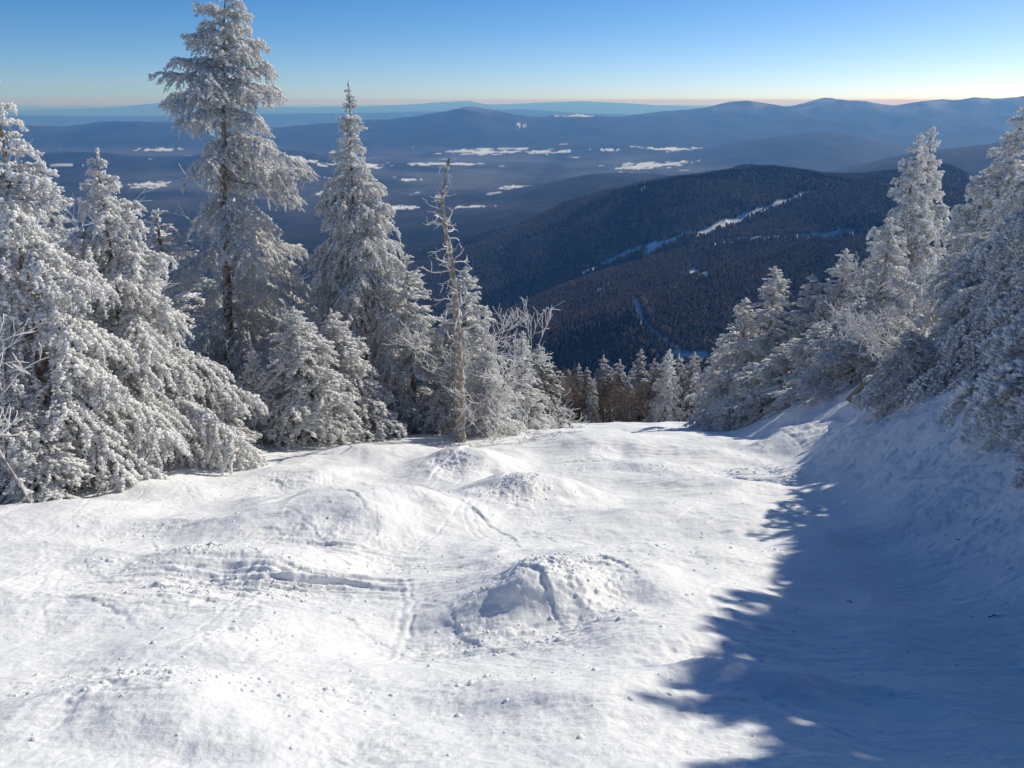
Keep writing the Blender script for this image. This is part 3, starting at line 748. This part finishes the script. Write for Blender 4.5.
# ------------------------------------------------------------------ leafless trees, shrubs and the dead snag
def bare_data(seed, H, spread=.5, trunks=1, depth=4, r0=.05, frost=.75, thin=.55, lean=0.):
    rg = np.random.default_rng(seed); paths, fine = [], []
    def grow(p, d, L, r, lev):
        k = 6; pts = [p]; dd = d
        for i in range(k):
            dd = unit(dd + rg.normal(size=3) * .13 + np.array([0, 0, .05])); pts.append(pts[-1] + dd * L / k)
        pts = np.array(pts); rr = np.linspace(r, r * .45, k + 1)
        (paths if lev < 2 else fine).append((pts, rr))
        if lev >= depth: return
        n = rg.integers(3, 6) if lev else rg.integers(7, 10)
        for i in range(n):
            t = rg.uniform(.3, 1.0); q = pts[min(k, int(t * k))]
            a = unit(np.cross(dd, rg.normal(size=3)))
            nd = unit(dd * rg.uniform(.5, 1.) + a * rg.uniform(.5, 1.) * spread * 1.7)
            grow(q, nd, L * rg.uniform(.4, .68), r * (1 - .5 * t) * thin, lev + 1)
    for k in range(trunks):
        grow(np.array([rg.normal() * .1, rg.normal() * .1, -.1]), unit(np.array([rg.normal() * .2 * trunks ** .5 + lean, rg.normal() * .2, 1.])), H * .62, r0, 0)
    v, f = tubes(paths, 6); v2, f2 = tubes([(p, np.maximum(r, .009)) for p, r in fine], 3)
    return dict(trunk=(v, f, np.full(len(v), .5 * frost + .2)), crown=(v2, f2, np.clip(frost + .25 * rg.normal(size=len(v2)), 0, 1)))

def bare(px, Y, top, seed, label, group, name='bare_tree', cat='bare tree', **kw):
    loc, H = spot(px, Y, top)
    return make_tree(bare_data(seed, H, **kw), name, label, loc, 0, group, M_TWIG, cat=cat)
GBARE = 'leafless frosted trees'
bare(180, 25.5, 84, 21, 'frosted leafless tree behind the left side of the tallest spruce', GBARE, r0=.07, trunks=1, frost=.98, spread=.45)
bare(72, 20.5, 60, 22, 'thin frosted leafless tree poking above the left-hand spruces', GBARE, r0=.05, spread=.45, frost=.95)
bare(488, 25.0, 272, 23, 'white frosted leafless tree fanning out right of the dead snag', GBARE, r0=.04, spread=.55, trunks=2, frost=.75)
bare(-8, 13.2, 215, 24, 'frosted leafless sapling at the left frame edge before the left-edge spruce', GBARE, r0=.022, spread=.55, depth=3)

def snag():
    loc, H = spot(455, 22.6, 165)
    rg = np.random.default_rng(31)
    t = thing('dead_tree', 'dead tan-grey snag with kinked broken top and bare crooked stub limbs', 'dead tree', loc)
    z = np.linspace(0, 1, 22)
    px = np.array([(461, 442), (460, 400), (459, 360), (456, 310), (452, 265), (447, 240), (443, 210), (441, 190), (447, 172), (450, 158)], float)
    zz = []
    for a, b in px: rt = float(ratio(b)); zz.append((float(q_of(a, rt)) * loc[1] - loc[0], -loc[1] * rt - loc[2]))
    zz = np.array(zz); zs = np.linspace(-.2, zz[-1, 1], 40); xs = np.interp(zs, zz[:, 1], zz[:, 0])
    xs = np.convolve(np.pad(xs, 2, 'edge'), np.ones(5) / 5, 'valid')
    P = np.column_stack([xs, .06 * np.sin(zs * 1.7), zs]); fr = np.clip(zs / zs[-1], 0, 1)
    r = .135 * (1 - fr) ** .75 + .017; r *= 1 + .10 * rg.normal(size=40)
    v, f = tubes([(P, r)], 12); v += .012 * rg.normal(size=v.shape)
    mesh_np('trunk', v, f, M_SNAG, t, attrs={'frost': np.full(len(v), .55)})
    for k in range(44):
        u = rg.uniform(.42, .99); i = int(u * 39); az = rg.uniform(0, 6.28); L = rg.uniform(.3, 1.45) * (1.3 - u)
        d = np.array([math.cos(az), math.sin(az) * .7, rg.uniform(-.1, .55)]); pts = [P[i]]; 
        for j in range(6): d = unit(d + rg.normal(size=3) * .28); pts.append(pts[-1] + d * L / 6)
        paths = [(np.array(pts), np.linspace(.03, .011, 7) * (1.3 - .5 * u))]
        for j in range(rg.integers(1, 4)):
            q = pts[rg.integers(2, 6)]; e = unit(d + rg.normal(size=3) * .8); paths.append((np.array([q, q + e * .12, q + e * .26 + rg.normal(size=3) * .03]), np.array([.013, .010, .006])))
        v, f = tubes(paths, 4); mesh_np('branch', v, f, M_TWIG, t, attrs={'frost': np.full(len(v), .5)})
M_SNAG = rime_mat('dead_weathered_wood', (.26, .215, .17), (.76, .76, .76), .45, .95, .2, 11)
snag()

# --- right side
hero(1062, 17.0, 96, 128, 41, 'nearest dark spruce cut by the right edge, boughs sagging under snow', GR, snow=1.7, droop=.8, hang=1.0, sh=.07, sw=.013, tw=.10, sp=.013, sub=1, pad=1.05, frost=(.3, .8), shape=.7, step=.46, per=(3, 4), e0=(20, -8), base=.2)
plant('dark', 992, 29.0, 96, 74, 'spruce with rounded snowy tip just behind the right-edge spruce', GR, 0)
plant('far', 898, 38.0, 128, 58, 'left one of the twin-topped tall spruces on the right bank', GR, 0)
plant('far', 914, 39.0, 122, 58, 'right one of the twin-topped tall spruces on the right bank', GR, 2)
plant('dark', 962, 19.2, 285, 46, 'drooping low spruce at the foot of the right-edge spruce', GR, 1)
plant('dark', 912, 18.4, 322, 48, 'dense dark-hearted spruce beside the leaning white log', GR, 2)
plant('far', 882, 33.0, 214, 66, 'frosted spruce below the twin-topped spruces, mid height', GR, 3)
plant('far', 840, 33.0, 245, 62, 'pointed frosted spruce leading the right row down the hill', GR, 4)
plant('bushy', 818, 27.0, 318, 58, 'short spruce at the edge of the lit snow on the right', GR, 5)
plant('mid', 855, 24.0, 296, 62, 'bushy frosted spruce behind the leaning white log', GR, 6)
plant('slim', 806, 34.0, 272, 46, 'slender spruce tip showing between the narrow spire and the right row', GR, 4)
plant('slim', 773, 33.0, 264, 54, 'narrow sharp spire spruce, tallest where the right row ends', GR, 5)
plant('slim', 740, 34.0, 294, 46, 'slim spire spruce left of the sharp spire at the row end', GR, 1)
plant('far', 720, 36.0, 332, 38, 'small spruce that ends the right row beside the dark treeline', GR, 2.2)
plant('mid', 780, 28.0, 340, 54, 'bushy low spruce standing where shade meets lit snow', GR, 3)
plant('bushy', 750, 29.5, 358, 42, 'lowest bushy spruce at the end of the right bank', GR, 4)
plant('dark', 1000, 23.0, 176, 80, 'shadowed spruce filling the gap behind the right-edge spruce', GR, 5)
bare(885, 25.0, 235, 61, 'frosted leafless tree with pale twigs in the right row', GBARE, r0=.045, spread=.6, lean=-.1)
bare(925, 20, 255, 62, 'frosted leafless shrub arching in front of the drooping right spruces', GBARE, r0=.03, spread=.7, lean=-.25)

def fallen_log():
    x0, y0 = pix_ground(848, 404, ground); x1, y1 = x0 + .75, y0 - .25
    a = np.array([x0, y0, float(ground(np.array([x0]), np.array([y0]))[0]) + .10]); b = np.array([x1, y1 - .15, a[2] + 1.15])
    s = np.linspace(0, 1, 9)[:, None]; P = a + (b - a) * s; P[:, 2] += .08 * np.sin(s[:, 0] * 3)
    t = thing('fallen_log', 'pale leaning log propped on the shaded bank below the right row of spruces', 'log', tuple(a))
    v, f = tubes([(P - a, np.linspace(.085, .05, 9))], 8); mesh_np('log', v, f, M_SNAG, t, attrs={'frost': np.full(len(v), .32)})
    for k in range(3):
        i = 2 + 2 * k; q = P[i] - a; e = np.array([-.15 + .2 * k, -.3, .35]); v, f = tubes([(np.array([q, q + e * .5, q + e]), np.array([.02, .014, .006]))], 4)
        mesh_np('branch', v, f, M_TWIG, t, attrs={'frost': np.full(len(v), .4)})
fallen_log()

# --- trees to the right of the frame: they throw the big shadow over the near snow
EDGE = [pix_ground(a, b, ground) for a, b in [(735, 432), (800, 445), (830, 462), (800, 482), (792, 500), (800, 530), (782, 560), (775, 590), (792, 612), (738, 645), (835, 664), (664, 730), (800, 724), (765, 768), (700, 840), (560, 900)]]
OFF = [(10.3, 14.6, 'slim'), (12.6, 13.4, 'mid'), (9.0, 9.0, 'dark'), (10.8, 10.6, 'mid'), (8.6, 6.6, 'dark'), (10.6, 7.6, 'slim'), (13, 9.6, 'dark'), (8.8, 4.4, 'bushy'), (11, 5, 'dark'), (14.0, 15.6, 'dark'),
       (12.5, 17.0, 'bushy'), (13, 11.2, 'dark'), (14, 8, 'bushy'), (15, 13, 'dark'), (16.5, 16, 'dark'), (15.5, 18.6, 'bushy'), (14, 20.5, 'dark'), (13.5, 5, 'bushy'), (9.7, 12.6, 'mid'), (8.2, 8.0, 'dark'),
       (9.6, 11.0, 'bushy'), (9.4, 7.4, 'bushy'), (11.6, 12.0, 'dark'), (12, 7.6, 'bushy'), (10.2, 9.2, 'dark'), (11.4, 9.0, 'slim'), (11.2, 15.6, 'dark'), (12.2, 15.2, 'bushy'), (10.0, 6.0, 'dark'), (9.8, 8.3, 'bushy'), (8.9, 7.9, 'dark'), (9.3, 6.3, 'bushy'), (8.0, 5.2, 'dark'), (10.4, 11.8, 'dark'), (7.6, 7.2, 'bushy'), (8.5, 7.3, 'dark'), (9.6, 8.8, 'dark'), (11.0, 9.8, 'bushy'), (12.4, 10.4, 'dark'), (9.8, 9.9, 'bushy'), (10.6, 12.6, 'bushy')]
def shade_height(x, y):
    """height at which a tree's tip throws its shadow just onto the jagged edge seen on the snow"""
    d = -sd[:2] / np.hypot(sd[0], sd[1]); tan = sd[2] / np.hypot(sd[0], sd[1]); best = None
    for a, b in zip(EDGE[:-1], EDGE[1:]):
        a = np.array(a); e = np.array(b) - a; m = np.array([[d[0], -e[0]], [d[1], -e[1]]])
        if abs(np.linalg.det(m)) < 1e-6: continue
        t, u = np.linalg.solve(m, a - np.array([x, y]))
        if t > 0 and 0 <= u <= 1 and (best is None or t < best): best = t
    t = best if best else 7.
    p = np.array([x, y]) + d * t
    z0, z1 = (float(ground(np.array([a]), np.array([b]))[0]) for a, b in ((x, y), (p[0], p[1])))
    return min(13.5, max(2.5, z1 + t * tan - z0))
for i, (x, y, k) in enumerate(OFF):
    z = float(ground(np.array([x]), np.array([y]))[0]); h = shade_height(x, y)
    rr = max(1.5, h * (.2 if k == 'slim' else .36))
    plant_at(k, (x, y, z - .05), h, rr, 'spruce right of the view whose shadow falls across the near snow', 'spruces right of the view', i * 1.7)

# --- band of smaller trees across the foot of the run
def band():
    rg = random.Random(9)
    spec = [  # px, Y, top row, kind, label
        (562, 56, 372, 0, 'short dusky spruce, first of the treeline past the left row'),
        (578, 60, 362, 1, 'dark spruce second from the left in the foot-of-run treeline'),
        (593, 54, 376, 3, 'small dark spruce in front of the taller dark treeline on its left half'),
        (602, 62, 353, 1, 'slim dark spruce with sharp tip in the left half of the treeline'),
        (618, 66, 358, 0, 'dusky spruce in the middle of the foot-of-run treeline'),
        (627, 55, 374, 0, 'low brownish spruce in the middle front of the treeline'),
        (640, 60, 346, 3, 'tallest thin dark spruce near the middle of the treeline'),
        (652, 66, 357, 1, 'dark spruce just left of the white snowy one in the treeline'),
        (666, 54, 347, 2, 'white snow-covered spruce standing out in the dark treeline'),
        (684, 58, 362, 1, 'dark spruce close to the right of the white snowy one'),
        (692, 54, 350, 0, 'tall dark brown spruce at the right end of the treeline'),
        (706, 60, 366, 3, 'dusky spruce between the treeline end and the right row'),
        (586, 58, 366, 0, 'mid-height dusky spruce between the second dark spruce and the sharp-tipped one'),
        (660, 62, 360, 3, 'slim dusky spruce showing over the left shoulder of the white snowy one'),
        (676, 66, 352, 1, 'dark spruce tip between the white snowy one and the tall brown one'),
        (571, 70, 368, 3, 'faint spruce behind the left end of the treeline'),
        (610, 74, 366, 1, 'faint spruce behind the middle left of the treeline'),
        (632, 78, 362, 0, 'faint spruce peeping behind the low brownish one'),
        (672, 80, 365, 1, 'faint spruce behind the white snowy one'),
        (700, 76, 372, 0, 'faint spruce behind the right end of the treeline'),
        (550, 66, 366, 1, 'dark spruce just behind the end of the left row')]
    for px, Y, top, k, lab in spec:
        kind = ['far_dark', 'far_dark', 'far', 'far_slim'][k]
        loc, H = spot(px, Y, top)
        plant_at(kind, loc, H, H * [.27, .23, .30, .2][k] * rg.uniform(.9, 1.1), lab, GB, rg.uniform(0, 6.28))
band()

def foot_bushes():
    data = bare_data(141, 4.0, spread=.45, trunks=3, depth=4, r0=.035, frost=.25)
    first = None
    for k, (px, Y, top, lab) in enumerate([(556, 57, 378, 'grey-brown leafless tree joining the left row to the dark treeline'), (570, 58, 384, 'grey-brown leafless tree below the first dusky treeline spruce'),
            (586, 55, 382, 'low grey-brown leafless tree between the second and third treeline spruces'), (610, 57, 378, 'grey-brown leafless tree right of the slim sharp-tipped dark spruce'),
            (630, 53, 385, 'brownish leafless bush in front of the tallest thin dark spruce'), (648, 57, 380, 'grey-brown leafless tree left of the white snowy treeline spruce'),
            (678, 56, 378, 'grey-brown leafless tree right of the white snowy treeline spruce'), (702, 55, 382, 'grey-brown leafless tree where the treeline meets the right row')]):
        loc, H = spot(px, Y, top); sc = H / 3.6
        if first is None: first = make_tree(data, 'bare_tree', lab, loc, 0, 'leafless trees in the foot-of-run treeline', M_BROWN, scale=sc, cat='bare tree')
        else: dup(first, lab, loc, k * 1.3, (sc * 1.15, sc * 1.15, sc), 'leafless trees in the foot-of-run treeline')
M_BROWN = rime_mat('bare_brown_twigs', (.17, .135, .11), (.7, .7, .7), .35, 1.0, .3)
foot_bushes()

# --- little dark twigs dropped on the shaded snow
def fallen_twigs():
    rg = np.random.default_rng(15)
    for px, row, lab in [(966, 506, 'dark fallen twig highest up on the shaded snow'), (958, 541, 'short dark twig just under the highest twig on shaded snow'),
                         (850, 603, 'tiny dark twig on shaded snow left of the bright sun patch'), (993, 617, 'small dark twig right of the bright sun patch'),
                         (944, 433, 'dark twig lying on the bank below the drooping spruces')]:
        x, y = pix_ground(px, row, ground); z = float(ground_fine(np.array([x]), np.array([y]))[0])
        a = rg.uniform(0, 6.28); d = np.array([math.cos(a), math.sin(a) * .6, 0.]); P = np.array([-.05 * d, .0 * d + (0, 0, .012), .05 * d + (0, 0, .01)])
        v, f = tubes([(P, np.array([.006, .005, .003])), (np.array([[0, 0, .012], [.015, .015, .03]]), np.array([.004, .002]))], 5)
        o = mesh_np('fallen_twig', v, f, M_DARK); o.location = (x, y, z + .005); o['label'] = lab; o['category'] = 'twig'; o['group'] = 'twigs on the shaded snow'
M_DARK = plain_mat('dark_wet_wood', (.05, .04, .03), .8)
fallen_twigs()

# ------------------------------------------------------------------ haze
def haze():
    x, y0, y1, z0, z1 = 400000., -60., 112000., -1000., 25.
    V = np.array([(-x, y0, z0), (x, y0, z0), (x, y1, z0), (-x, y1, z0), (-x, y0, z1), (x, y0, z1), (x, y1, z1), (-x, y1, z1)])
    F = np.array([(0, 3, 2, 1), (4, 5, 6, 7), (0, 1, 5, 4), (1, 2, 6, 5), (2, 3, 7, 6), (3, 0, 4, 7)])
    m = bpy.data.materials.new('haze_air'); m.use_nodes = True; n = m.node_tree
    n.nodes.remove(n.nodes['Principled BSDF'])
    v = n.nodes.new('ShaderNodeVolumePrincipled'); v.inputs['Color'].default_value = (.145, .41, 1.0, 1); v.inputs['Absorption Color'].default_value = (1, 1, 1, 1)
    v.inputs['Density'].default_value = 7.2e-5; v.inputs['Anisotropy'].default_value = .2
    n.links.new(v.outputs[0], n.nodes['Material Output'].inputs['Volume'])
    o = mesh_np('haze', V, F, m, smooth=False); o['kind'] = 'stuff'; o['label'] = 'blue winter haze filling the valley air'; o['category'] = 'haze'
haze()
